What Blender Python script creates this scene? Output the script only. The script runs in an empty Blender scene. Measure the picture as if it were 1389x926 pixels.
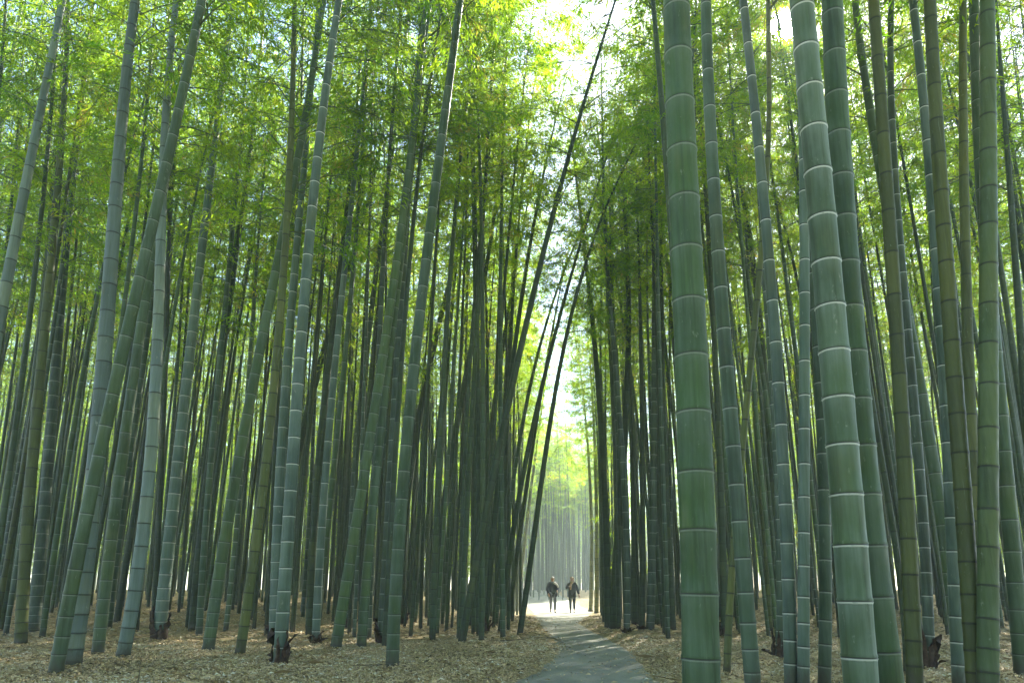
import bpy, math, random
import numpy as np
from mathutils import Vector, Matrix, Euler, noise

R = random.Random(11)
NR = np.random.default_rng(7)
sc = bpy.context.scene
COL = sc.collection

# ------------------------------------------------------------------ camera
W0, H0, F = 1389.0, 926.0, 926.0
PITCH = math.radians(10.9)
EYE = 0.65
HORIZ = 812.0
PPY = HORIZ - F * math.tan(PITCH)           # principal point row
CP, SP = math.cos(PITCH), math.sin(PITCH)

cam = bpy.data.cameras.new("camera")
cam.sensor_width = 36.0
cam.lens = F / W0 * 36.0
cam.shift_y = (PPY - H0 / 2) / W0
cam.clip_start = 0.05
cam.clip_end = 2000
cam_o = bpy.data.objects.new("camera", cam)
cam_o.location = (0, 0, EYE)
cam_o.rotation_euler = (math.radians(90) + PITCH, 0, 0)
COL.objects.link(cam_o)
sc.camera = cam_o


def ray(x, y):
    r, u = (x - 694.5) / F, (PPY - y) / F
    return np.array([r, CP - u * SP, SP + u * CP])


def project(p):
    d = np.asarray(p, float) - np.array([0, 0, EYE])
    zc = d[1] * CP + d[2] * SP
    u = -d[1] * SP + d[2] * CP
    return 694.5 + F * d[0] / zc, PPY - F * u / zc, zc


def sm(a, b, x):
    t = min(1.0, max(0.0, (x - a) / (b - a)))
    return t * t * (3 - 2 * t)


# path centre line and half width, metres, by distance from the camera
PATH = [(-12, -1.6, 0.9), (-3, -0.55, 0.8), (3, 0.05, 0.92), (5.3, 0.40, 0.76), (7, 0.80, 0.62), (10.2, 1.2, 0.53), (13, 1.26, 0.55),
        (16, 1.3, 0.58), (21, 1.42, 0.64), (27, 1.9, 0.95), (32, 2.35, 1.35), (38, 2.7, 1.6), (46, 2.6, 1.7), (56, 2.2, 1.8), (70, 1.0, 1.8), (95, -4, 1.8)]
PY = [p[0] for p in PATH]
PX = [p[1] for p in PATH]
PW = [p[2] for p in PATH]


def path_x(y):
    return float(np.interp(y, PY, PX))


def path_w(y):
    return float(np.interp(y, PY, PW))


def terrain(x, y):
    d = abs(x - path_x(y))
    w = path_w(y)
    z = 1.05 * sm(9, 40, y) * sm(2.2, 9.5, d) + 1.55 * sm(35, 72, y) * (1 - 0.68 * sm(2.2, 9.5, d))
    n = noise.noise(Vector((x * 0.55, y * 0.55, 0.3))) * 0.035 + noise.noise(Vector((x * 2.1, y * 2.1, 4.0))) * 0.012
    k = sm(w * 0.85, w + 0.5, d)
    z += n * (0.15 + 0.85 * k)
    z -= 0.07 * (1 - sm(w * 0.9, w + 0.28, d)) * (1 - sm(24, 36, y))
    return z


def ground_hit(x, y):
    d = ray(x, y)
    t, step = 0.5, 0.05
    while t < 150:
        p = d * t
        if p[2] + EYE <= terrain(p[0], p[1]):
            break
        t += step + t * 0.002
    return d * t + np.array([0, 0, EYE]), t


# ------------------------------------------------------------------ helpers
def mesh_np(name, v, quads=None, tris=None, mat=None, attrs=None, smooth=True):
    me = bpy.data.meshes.new(name)
    v = np.ascontiguousarray(v, dtype=np.float32)
    nq = 0 if quads is None else len(quads)
    nt = 0 if tris is None else len(tris)
    me.vertices.add(len(v))
    me.vertices.foreach_set("co", v.ravel())
    loops = []
    if nq:
        loops.append(np.asarray(quads, np.int32).ravel())
    if nt:
        loops.append(np.asarray(tris, np.int32).ravel())
    loops = np.concatenate(loops)
    me.loops.add(len(loops))
    me.loops.foreach_set("vertex_index", loops)
    me.polygons.add(nq + nt)
    st = np.concatenate([np.arange(nq, dtype=np.int32) * 4, nq * 4 + np.arange(nt, dtype=np.int32) * 3])
    me.polygons.foreach_set("loop_start", st.astype(np.int32))
    me.polygons.foreach_set("use_smooth", np.full(nq + nt, smooth, dtype=bool))
    if attrs:
        for k, a in attrs.items():
            at = me.attributes.new(k, "FLOAT", "POINT")
            at.data.foreach_set("value", np.ascontiguousarray(a, np.float32))
    me.update(calc_edges=True)
    me.validate()
    if mat:
        me.materials.append(mat)
    return me


def obj(name, me, parent=None, color=None):
    o = bpy.data.objects.new(name, me)
    COL.objects.link(o)
    if parent is not None:
        o.parent = parent
    if color is not None:
        o.color = color
    return o


def tag(o, label=None, cat=None, group=None, kind=None):
    if label:
        o["label"] = label
    if cat:
        o["category"] = cat
    if group:
        o["group"] = group
    if kind:
        o["kind"] = kind
    return o


def frames(T):
    """tangents (n,3) -> two perpendicular unit vectors"""
    ref = np.tile(np.array([1.0, 0, 0]), (len(T), 1))
    b = np.cross(T, ref)
    b /= np.linalg.norm(b, axis=1)[:, None] + 1e-9
    n = np.cross(b, T)
    return n, b


# ------------------------------------------------------------------ materials
def new_mat(name):
    m = bpy.data.materials.new(name)
    m.use_nodes = True
    nt = m.node_tree
    nt.nodes.clear()
    out = nt.nodes.new("ShaderNodeOutputMaterial")
    return m, nt, out


def N(nt, t, **kw):
    n = nt.nodes.new(t)
    for k, v in kw.items():
        setattr(n, k, v)
    return n


def L(nt, a, b):
    nt.links.new(a, b)


def setin(nt, sock, v):
    if hasattr(v, "bl_rna") and isinstance(v, bpy.types.NodeSocket):
        L(nt, v, sock)
    else:
        sock.default_value = v


def math_(nt, op, a, b=None, c=None, clamp=False):
    n = N(nt, "ShaderNodeMath", operation=op)
    n.use_clamp = clamp
    for i, v in enumerate((a, b, c)):
        if v is not None:
            setin(nt, n.inputs[i], v)
    return n.outputs[0]


def mixc(nt, fac, a, b, blend="MIX"):
    n = N(nt, "ShaderNodeMix", data_type="RGBA", blend_type=blend)
    setin(nt, n.inputs[0], fac)
    setin(nt, n.inputs[6], a)
    setin(nt, n.inputs[7], b)
    return n.outputs[2]


def ramp(nt, fac, stops):
    n = N(nt, "ShaderNodeMapRange", interpolation_type="SMOOTHSTEP")
    setin(nt, n.inputs[0], fac)
    n.inputs[1].default_value, n.inputs[2].default_value = stops[0], stops[1]
    n.inputs[3].default_value, n.inputs[4].default_value = stops[2], stops[3]
    return n.outputs[0]


def noise_(nt, vec, scale, detail=3, rough=0.55, out=0):
    n = N(nt, "ShaderNodeTexNoise")
    if vec is not None:
        L(nt, vec, n.inputs["Vector"])
    n.inputs["Scale"].default_value = scale
    n.inputs["Detail"].default_value = detail
    n.inputs["Roughness"].default_value = rough
    return n.outputs[out]


def mapping(nt, vec, scale=(1, 1, 1)):
    n = N(nt, "ShaderNodeMapping")
    L(nt, vec, n.inputs[0])
    n.inputs["Scale"].default_value = scale
    return n.outputs[0]


def attr(nt, name):
    return N(nt, "ShaderNodeAttribute", attribute_name=name).outputs["Fac"]


def culm_material():
    m, nt, out = new_mat("bamboo_culm")
    oi = N(nt, "ShaderNodeObjectInfo")
    tc = N(nt, "ShaderNodeTexCoord").outputs["Object"]
    off = N(nt, "ShaderNodeVectorMath", operation="ADD")
    L(nt, tc, off.inputs[0])
    rv = N(nt, "ShaderNodeCombineXYZ")
    L(nt, math_(nt, "MULTIPLY", oi.outputs["Random"], 31.0), rv.inputs[0])
    L(nt, math_(nt, "MULTIPLY", oi.outputs["Random"], 17.0), rv.inputs[2])
    L(nt, rv.outputs[0], off.inputs[1])
    v = off.outputs[0]
    below, above, hh = attr(nt, "below"), attr(nt, "above"), attr(nt, "height")
    wax = oi.outputs["Alpha"]
    base = oi.outputs["Color"]
    tone = attr(nt, "tone")
    streak = noise_(nt, mapping(nt, v, (45, 45, 0.9)), 1.0, 4, 0.6)
    fine = noise_(nt, mapping(nt, v, (160, 160, 3.5)), 1.0, 2, 0.6)
    blot = noise_(nt, mapping(nt, v, (5, 5, 1.3)), 1.0, 5, 0.62)
    scuff = noise_(nt, mapping(nt, v, (22, 22, 9)), 1.0, 6, 0.7)
    # per stem brightness
    vary = ramp(nt, oi.outputs["Random"], (0.0, 1.0, 0.78, 1.2))
    c = mixc(nt, 1.0, base, math_(nt, "MULTIPLY", vary, ramp(nt, tone, (0.0, 1.0, 0.82, 1.18))), "MULTIPLY")
    c = mixc(nt, ramp(nt, tone, (0.6, 1.0, 0.0, 0.3)), c, mixc(nt, 1.0, c, (1.5, 1.15, 0.6, 1), "MULTIPLY"))
    c = mixc(nt, ramp(nt, streak, (0.3, 0.72, 0.0, 0.5)), c, mixc(nt, 1.0, c, (0.55, 0.62, 0.42, 1), "MULTIPLY"))
    c = mixc(nt, ramp(nt, fine, (0.45, 0.8, 0.0, 0.3)), c, mixc(nt, 1.0, c, (1.5, 1.4, 1.05, 1), "MULTIPLY"))
    # yellowing of old stems
    c = mixc(nt, ramp(nt, blot, (0.52, 0.75, 0.0, 0.45)), c, (0.115, 0.125, 0.04, 1))
    # waxy bloom: patches over the stem, thick below the nodes
    w1 = math_(nt, "MULTIPLY", ramp(nt, blot, (0.62, 0.32, 0.12, 0.75)), wax)
    blm = math_(nt, "MULTIPLY", math_(nt, "POWER", 2.718, math_(nt, "MULTIPLY", below, -16.0)), math_(nt, "MULTIPLY", wax, 0.75))
    wx = math_(nt, "ADD", w1, blm, clamp=True)
    wx = math_(nt, "MULTIPLY", wx, ramp(nt, streak, (0.2, 0.7, 1.0, 0.62)))
    c = mixc(nt, wx, c, (0.165, 0.215, 0.165, 1))
    # rubbed streaks, scratches, rain smears
    smear = noise_(nt, mapping(nt, v, (14, 14, 0.55)), 1.0, 5, 0.65)
    c = mixc(nt, ramp(nt, smear, (0.52, 0.68, 0.0, 0.7)), c, mixc(nt, 1.0, c, (0.5, 0.52, 0.42, 1), "MULTIPLY"))
    scr = noise_(nt, mapping(nt, v, (70, 70, 2.0)), 1.0, 3, 0.8)
    c = mixc(nt, ramp(nt, scr, (0.66, 0.72, 0.0, 0.4)), c, (0.20, 0.23, 0.15, 1))
    # scuffs and pale lichen
    c = mixc(nt, ramp(nt, scuff, (0.62, 0.72, 0.0, 0.5)), c, (0.30, 0.33, 0.25, 1))
    c = mixc(nt, ramp(nt, scuff, (0.34, 0.24, 0.0, 0.5)), c, (0.018, 0.026, 0.014, 1))
    # white wax ring under the node, dark scar above it
    wob = math_(nt, "MULTIPLY", math_(nt, "SUBTRACT", scuff, 0.5), 0.012)
    bw = math_(nt, "ADD", below, wob)
    ring = math_(nt, "MULTIPLY", ramp(nt, bw, (0.016, 0.009, 0.0, 1.0)), ramp(nt, below, (0.0015, 0.004, 0.0, 1.0)))
    ring = math_(nt, "MULTIPLY", ring, ramp(nt, wax, (0.22, 0.95, 0.0, 0.9)))
    ring = math_(nt, "MULTIPLY", ring, ramp(nt, scuff, (0.30, 0.5, 0.45, 1.0)))
    c = mixc(nt, ring, c, (0.56, 0.58, 0.50, 1))
    dark = math_(nt, "MAXIMUM", ramp(nt, above, (0.007, 0.003, 0.0, 0.9)), ramp(nt, below, (0.005, 0.002, 0.0, 0.9)))
    dk2 = math_(nt, "MULTIPLY", ramp(nt, bw, (0.012, 0.006, 0.0, 0.85)), ramp(nt, wax, (0.42, 0.15, 0.0, 1.0)))
    c = mixc(nt, math_(nt, "MAXIMUM", dark, dk2), c, (0.022, 0.024, 0.014, 1))
    # earthy foot
    ft = math_(nt, "ADD", hh, math_(nt, "MULTIPLY", scuff, 0.35))
    c = mixc(nt, ramp(nt, ft, (0.42, 0.2, 0.0, 0.85)), c, (0.05, 0.045, 0.028, 1))
    b = N(nt, "ShaderNodeBsdfPrincipled")
    L(nt, c, b.inputs["Base Color"])
    L(nt, ramp(nt, scuff, (0.3, 0.7, 0.42, 0.68)), b.inputs["Roughness"])
    b.inputs["Specular IOR Level"].default_value = 0.32
    L(nt, math_(nt, "MULTIPLY", wax, math_(nt, "ADD", math_(nt, "MULTIPLY", scuff, 0.35), 0.12)), b.inputs["Sheen Weight"])
    b.inputs["Sheen Roughness"].default_value = 0.35
    b.inputs["Sheen Tint"].default_value = (0.8, 0.92, 0.88, 1)
    bp = N(nt, "ShaderNodeBump")
    bp.inputs["Strength"].default_value = 0.25
    bp.inputs["Distance"].default_value = 0.004
    L(nt, math_(nt, "ADD", math_(nt, "MULTIPLY", streak, 0.6), math_(nt, "MULTIPLY", scuff, 0.5)), bp.inputs["Height"])
    L(nt, bp.outputs[0], b.inputs["Normal"])
    L(nt, b.outputs[0], out.inputs[0])
    return m


def leaf_material():
    m, nt, out = new_mat("bamboo_leaf")
    oi = N(nt, "ShaderNodeObjectInfo")
    t = attr(nt, "tint")
    d = mixc(nt, t, (0.036, 0.080, 0.008, 1), (0.105, 0.150, 0.012, 1))
    d = mixc(nt, ramp(nt, t, (0.93, 0.99, 0.0, 1.0)), d, (0.24, 0.20, 0.045, 1))
    vary = ramp(nt, oi.outputs["Random"], (0.0, 1.0, 0.8, 1.2))
    d = mixc(nt, 1.0, d, vary, "MULTIPLY")
    tr = mixc(nt, t, (0.20, 0.42, 0.012, 1), (0.50, 0.64, 0.022, 1))
    tr = mixc(nt, ramp(nt, t, (0.93, 0.99, 0.0, 1.0)), tr, (0.5, 0.42, 0.06, 1))
    tr = mixc(nt, 1.0, tr, vary, "MULTIPLY")
    b = N(nt, "ShaderNodeBsdfPrincipled")
    L(nt, d, b.inputs["Base Color"])
    b.inputs["Roughness"].default_value = 0.55
    b.inputs["Specular IOR Level"].default_value = 0.2
    tl = N(nt, "ShaderNodeBsdfTranslucent")
    L(nt, tr, tl.inputs["Color"])
    mx = N(nt, "ShaderNodeMixShader")
    mx.inputs[0].default_value = 0.72
    L(nt, b.outputs[0], mx.inputs[1])
    L(nt, tl.outputs[0], mx.inputs[2])
    L(nt, mx.outputs[0], out.inputs[0])
    return m


def simple_mat(name, col, rough=0.7, var=0.25, scale=12.0, col2=None, bump=0.0, spec=0.3):
    m, nt, out = new_mat(name)
    tc = N(nt, "ShaderNodeTexCoord").outputs["Object"]
    n = noise_(nt, tc, scale, 5, 0.6)
    c2 = col2 or tuple(min(1, k * (1 - var)) for k in col[:3]) + (1,)
    c = mixc(nt, ramp(nt, n, (0.3, 0.7, 0.0, 1.0)), tuple(col[:3]) + (1,), tuple(c2[:3]) + (1,))
    b = N(nt, "ShaderNodeBsdfPrincipled")
    L(nt, c, b.inputs["Base Color"])
    b.inputs["Roughness"].default_value = rough
    b.inputs["Specular IOR Level"].default_value = spec
    if bump:
        bp = N(nt, "ShaderNodeBump")
        bp.inputs["Strength"].default_value = bump
        bp.inputs["Distance"].default_value = 0.01
        L(nt, n, bp.inputs["Height"])
        L(nt, bp.outputs[0], b.inputs["Normal"])
    L(nt, b.outputs[0], out.inputs[0])
    return m


def litter_material():
    m, nt, out = new_mat("fallen_leaf")
    t = attr(nt, "tint")
    c = mixc(nt, t, (0.24, 0.175, 0.075, 1), (0.60, 0.46, 0.25, 1))
    c = mixc(nt, ramp(nt, t, (0.90, 0.96, 0.0, 1.0)), c, (0.62, 0.58, 0.46, 1))
    c = mixc(nt, ramp(nt, t, (0.10, 0.04, 0.0, 1.0)), c, (0.07, 0.05, 0.03, 1))
    b = N(nt, "ShaderNodeBsdfPrincipled")
    L(nt, c, b.inputs["Base Color"])
    b.inputs["Roughness"].default_value = 0.65
    L(nt, b.outputs[0], out.inputs[0])
    return m


def ground_material():
    m, nt, out = new_mat("forest_floor")
    tc = N(nt, "ShaderNodeTexCoord").outputs["Object"]
    vo = N(nt, "ShaderNodeTexVoronoi", feature="F1")
    wrp = N(nt, "ShaderNodeVectorMath", operation="ADD")
    L(nt, tc, wrp.inputs[0])
    nv = N(nt, "ShaderNodeTexNoise")
    L(nt, tc, nv.inputs["Vector"])
    nv.inputs["Scale"].default_value = 9
    L(nt, nv.outputs["Color"], wrp.inputs[1])
    L(nt, mapping(nt, wrp.outputs[0], (26, 11, 10)), vo.inputs["Vector"])
    vo.inputs["Scale"].default_value = 1.0
    cell = N(nt, "ShaderNodeSeparateColor")
    L(nt, vo.outputs["Color"], cell.inputs[0])
    big = noise_(nt, tc, 0.8, 5, 0.6)
    fine = noise_(nt, tc, 40, 4, 0.7)
    c = mixc(nt, cell.outputs[0], (0.19, 0.145, 0.065, 1), (0.46, 0.36, 0.20, 1))
    c = mixc(nt, ramp(nt, fine, (0.45, 0.7, 0.0, 0.7)), c, (0.11, 0.09, 0.045, 1))
    c = mixc(nt, ramp(nt, big, (0.52, 0.7, 0.0, 0.6)), c, (0.12, 0.115, 0.06, 1))
    b = N(nt, "ShaderNodeBsdfPrincipled")
    L(nt, c, b.inputs["Base Color"])
    b.inputs["Roughness"].default_value = 0.85
    b.inputs["Specular IOR Level"].default_value = 0.2
    bp = N(nt, "ShaderNodeBump")
    bp.inputs["Strength"].default_value = 0.8
    bp.inputs["Distance"].default_value = 0.02
    L(nt, math_(nt, "ADD", cell.outputs[1], fine), bp.inputs["Height"])
    L(nt, bp.outputs[0], b.inputs["Normal"])
    L(nt, b.outputs[0], out.inputs[0])
    return m


def path_material():
    m, nt, out = new_mat("gravel_path")
    tc = N(nt, "ShaderNodeTexCoord").outputs["Object"]
    big = noise_(nt, mapping(nt, tc, (1.2, 0.5, 1)), 1.3, 5, 0.6)
    grit = noise_(nt, tc, 70, 4, 0.75)
    mid = noise_(nt, tc, 9, 5, 0.65)
    c = mixc(nt, ramp(nt, big, (0.35, 0.65, 0.0, 1.0)), (0.145, 0.142, 0.112, 1), (0.25, 0.245, 0.20, 1))
    c = mixc(nt, ramp(nt, grit, (0.4, 0.7, 0.0, 0.6)), c, (0.30, 0.30, 0.27, 1))
    c = mixc(nt, ramp(nt, mid, (0.55, 0.75, 0.0, 0.6)), c, (0.23, 0.21, 0.15, 1))
    c = mixc(nt, ramp(nt, mid, (0.38, 0.22, 0.0, 0.4)), c, (0.07, 0.07, 0.06, 1))
    b = N(nt, "ShaderNodeBsdfPrincipled")
    L(nt, c, b.inputs["Base Color"])
    b.inputs["Roughness"].default_value = 0.75
    b.inputs["Specular IOR Level"].default_value = 0.3
    bp = N(nt, "ShaderNodeBump")
    bp.inputs["Strength"].default_value = 0.7
    bp.inputs["Distance"].default_value = 0.012
    L(nt, math_(nt, "ADD", grit, mid), bp.inputs["Height"])
    L(nt, bp.outputs[0], b.inputs["Normal"])
    L(nt, b.outputs[0], out.inputs[0])
    return m


M_CULM = culm_material()
M_LEAF = leaf_material()
M_TWIG = simple_mat("bamboo_branch", (0.10, 0.14, 0.05), 0.55, 0.4, 6)
M_SHEATH = simple_mat("dry_sheath", (0.10, 0.066, 0.042), 0.8, 0.6, 24, (0.026, 0.015, 0.011), 0.6)
M_LITTER = litter_material()
M_GROUND = ground_material()
M_PATH = path_material()

# ------------------------------------------------------------------ ground, path
def warp(a, lo, hi, n, p):
    u = np.linspace(-1, 1, n)
    s = np.sign(u) * np.abs(u) ** p
    return np.where(s < 0, -s * lo, s * hi) + a


gx = warp(0.8, -152, 152, 221, 2.3)
gy = np.concatenate([np.linspace(-40, -4, 12), np.linspace(-3, 18, 110), 18 + (np.linspace(0, 1, 90)[1:] ** 1.7) * 150])
nx, ny = len(gx), len(gy)
gv = np.array([(x, y, terrain(x, y)) for y in gy for x in gx])
ii = np.arange(nx * ny).reshape(ny, nx)
gq = np.stack([ii[:-1, :-1].ravel(), ii[:-1, 1:].ravel(), ii[1:, 1:].ravel(), ii[1:, :-1].ravel()], 1)
tag(obj("ground", mesh_np("ground", gv, gq, mat=M_GROUND)), kind="structure")

pys = np.concatenate([np.linspace(-11, 2, 30), np.linspace(2.1, 22, 190), np.linspace(22.4, 90, 120)])
cols = np.linspace(-1, 1, 15)
pv = []
for y in pys:
    cx, w = path_x(y), path_w(y)
    for s in cols:
        e = 0.0
        if abs(s) > 0.99:
            e = 0.16 * noise.noise(Vector((s * 7, y * 1.7, 1.0))) + 0.07 * noise.noise(Vector((s * 9, y * 6.0, 2.0)))
        x = cx + s * w * (1 + e)
        edge = 1.0 - sm(0.75, 1.0, abs(s))
        # butts into the bank at its edge and lies just above the soil between
        pv.append((x, y, terrain(x, y) + 0.004 + 0.012 * edge - 0.016 * (1 - edge) * (1 if y < 24 else 0.3)))
ii = np.arange(len(pys) * len(cols)).reshape(len(pys), len(cols))
pq = np.stack([ii[:-1, :-1].ravel(), ii[:-1, 1:].ravel(), ii[1:, 1:].ravel(), ii[1:, :-1].ravel()], 1)
tag(obj("path", mesh_np("path", np.array(pv), pq, mat=M_PATH)), kind="structure")


# ------------------------------------------------------------------ bamboo meshes
def culm_arrays(P, H, r0, sides, seed, node_scale=1.0):
    """P(h array) -> (n,3) centre line; returns arrays of a jointed tapering stem"""
    rr = random.Random(seed)
    nodes, h = [], 0.05
    while h < H - 0.05:
        nodes.append(h)
        Lh = (0.115 + 0.20 * (1 - math.exp(-h / 0.8))) * node_scale * rr.uniform(0.93, 1.07) if node_scale < 2 else node_scale / 10 * rr.uniform(0.95, 1.05)
        if h > H * 0.8:
            Lh *= 0.8
        h += Lh
    nodes.append(H)
    hs, ab, be, sw, tn = [-0.12, 0.0], [0.1, 0.1], [0.2, 0.05], [1.08, 1.06], [0.5, 0.5]
    cur = 0.5
    for i in range(len(nodes)):
        n = nodes[i]
        prev = nodes[i - 1] if i else 0.0
        gap = n - prev
        for d, s in ((-0.024, 1.0), (-0.010, 1.014), (-0.003, 1.06), (0.0, 1.03), (0.004, 1.022), (0.010, 1.055), (0.022, 1.0)):
            if d < 0 and -d > gap * 0.4:
                continue
            hs.append(n + d)
            sw.append(s)
            if d > 0 and d < 0.0045:
                cur = rr.random()
            tn.append(cur)
            ab.append(gap + d if d < 0 else d)
            nxt = (nodes[i + 1] - n) if i + 1 < len(nodes) else 0.2
            be.append(-d if d <= 0 else nxt - d)
        if i + 1 < len(nodes):
            g2 = nodes[i + 1] - n
            hs.append(n + g2 * 0.5)
            sw.append(0.985)
            ab.append(g2 * 0.5)
            be.append(g2 * 0.5)
            tn.append(cur)
    hs, ab, be, sw = map(np.array, (hs, ab, be, sw))
    rad = r0 * (1 - 0.86 * np.clip(hs / H, 0, 1) ** 1.5) * sw + 0.002
    C = P(hs)
    T = np.gradient(C, hs, axis=0)
    T /= np.linalg.norm(T, axis=1)[:, None]
    n_, b_ = frames(T)
    a = np.linspace(0, 2 * math.pi, sides, endpoint=False)
    V = C[:, None, :] + rad[:, None, None] * (np.cos(a)[None, :, None] * n_[:, None, :] + np.sin(a)[None, :, None] * b_[:, None, :])
    k = len(hs)
    idx = np.arange(k * sides).reshape(k, sides)
    nx_ = np.roll(idx, -1, axis=1)
    q = np.stack([idx[:-1].ravel(), nx_[:-1].ravel(), nx_[1:].ravel(), idx[1:].ravel()], 1)
    rep = lambda x: np.repeat(x, sides)
    return V.reshape(-1, 3), q, {"above": rep(np.minimum(ab, 0.4)), "below": rep(np.minimum(be, 0.4)), "height": rep(np.clip(hs, 0, 30)), "tone": rep(np.array(tn))}


def crown_arrays(seed, axis, Lc, dens=1.0, leaf=1.0):
    """leaves and branches round a crown axis axis(t)->(x,y,z), t 0..1 (Lc metres long)"""
    g = np.random.default_rng(seed)
    lv, tw_v, tw_q = [], [], []
    tints = []

    def tube(p0, p1, r, r2):
        d = p1 - p0
        d = d / (np.linalg.norm(d) + 1e-9)
        u = np.cross(d, [0.3, 0.2, 0.93])
        u /= np.linalg.norm(u) + 1e-9
        w = np.cross(d, u)
        b0 = len(tw_v)
        for p, q in ((p0, r), (p1, r2)):
            for k in range(3):
                an = k * 2.0944
                tw_v.append(p + q * (math.cos(an) * u + math.sin(an) * w))
        for k in range(3):
            k2 = (k + 1) % 3
            tw_q.append((b0 + k, b0 + k2, b0 + 3 + k2, b0 + 3 + k))

    n_nodes = int(Lc / 0.29)
    phase = g.uniform(0, 6.28)
    for i in range(n_nodes):
        t = (i + 0.3) / n_nodes
        c = np.asarray(axis(t))
        prof = 0.55 + 0.9 * t if t < 0.4 else 0.91 - 0.85 * (t - 0.4) ** 1.2
        for s in range(2):
            if g.random() < 0.12:
                continue
            az = phase + (i % 2) * math.pi + (s - 0.5) * 0.9 + g.normal(0, 0.5)
            Lb = 1.75 * prof * g.uniform(0.65, 1.2)
            el = g.uniform(0.35, 0.85)
            pts = [c]
            nseg = 5
            e = el
            for k in range(nseg):
                e -= g.uniform(0.1, 0.24)
                st = np.array([math.cos(az) * math.cos(e), math.sin(az) * math.cos(e), math.sin(e)]) * Lb / nseg
                pts.append(pts[-1] + st)
                az += g.normal(0, 0.07)
            for k in range(nseg):
                tube(pts[k], pts[k + 1], 0.010 * (1 - k / 6), 0.010 * (1 - (k + 1) / 6))
            pts = np.array(pts)
            ntw = max(3, int(8 * Lb / 1.4 * dens))
            bt = g.normal(0.45, 0.2)
            for q in range(ntw):
                u = (0.3 + 0.7 * g.random() ** 0.7) * nseg
                k = min(nseg - 1, int(u))
                p = pts[k] + (pts[k + 1] - pts[k]) * (u - k)
                a2 = az + g.choice([-1, 1]) * g.uniform(0.3, 1.25)
                e2 = g.uniform(-0.5, 0.5)
                l2 = g.uniform(0.25, 0.55)
                d2 = np.array([math.cos(a2) * math.cos(e2), math.sin(a2) * math.cos(e2), math.sin(e2)])
                p2 = p + d2 * l2 + np.array([0, 0, -0.06])
                tube(p, p2, 0.0035, 0.0015)
                nl = int(g.integers(20, 34) * dens)
                f = g.uniform(0.15, 1.08, nl)
                base = p + (p2 - p) * f[:, None] + g.normal(0, 0.035, (nl, 3))
                la = a2 + g.normal(0, 0.75, nl)
                le = g.normal(-0.45, 0.38, nl)
                ll = g.uniform(0.06, 0.112, nl) * leaf
                d = np.stack([np.cos(la) * np.cos(le), np.sin(la) * np.cos(le), np.sin(le)], 1)
                up = np.stack([g.normal(0, 0.45, nl), g.normal(0, 0.45, nl), np.ones(nl)], 1)
                sd = np.cross(d, up)
                sd /= np.linalg.norm(sd, axis=1)[:, None] + 1e-9
                hw = (ll * g.uniform(0.085, 0.125, nl))[:, None]
                mid = base + d * (ll * 0.4)[:, None] + np.array([0, 0, 0.006])
                tip = base + d * ll[:, None] + np.array([0, 0, -0.012])
                lv.append(np.stack([base, mid + sd * hw, tip, mid - sd * hw], 1).reshape(-1, 3))
                tints.append(np.repeat(np.clip(bt + g.normal(0, 0.12) + g.normal(0, 0.15, nl), 0, 1), 4))
    lv = np.concatenate(lv)
    nq = len(lv) // 4
    return lv, np.arange(nq * 4).reshape(nq, 4), np.concatenate(tints), np.array(tw_v), np.array(tw_q)


LC = 7.0


def nod(t):
    return (0.75 * t ** 2.4, 0.12 * t ** 2, LC * (t - 0.06 * t ** 3))


def crown_mesh(a):
    nl, nb = len(a[0]), len(a[1])
    me = mesh_np("crown", np.concatenate([a[0], a[3]]), np.concatenate([a[1], a[4] + nl]), mat=M_LEAF,
                 attrs={"tint": np.concatenate([a[2], np.zeros(len(a[3]))])}, smooth=False)
    me.materials.append(M_TWIG)
    mi = np.zeros(len(me.polygons), np.int32)
    mi[nb:] = 1
    me.polygons.foreach_set("material_index", mi)
    return me


CROWNS = []
for s in range(5):
    CROWNS.append(crown_mesh(crown_arrays(100 + s, nod, LC, 0.88)))
print("faces per crown", [len(c.polygons) for c in CROWNS])


def place_crown(parent, P, h0, H, k, spin, color=None):
    p0, p1 = P(np.array([h0]))[0], P(np.array([H * 0.985]))[0]
    d = Vector(p1 - p0)
    s = d.length / LC
    q = d.normalized().to_track_quat("Z", "Y").to_matrix().to_4x4()
    M = Matrix.Translation(Vector(p0)) @ q @ Matrix.Rotation(spin, 4, "Z") @ Matrix.Diagonal((max(s, 0.85), max(s, 0.85), s, 1))
    o = obj("crown", CROWNS[k], parent)
    o["kind"] = "stuff"
    o.matrix_local = M


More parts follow.
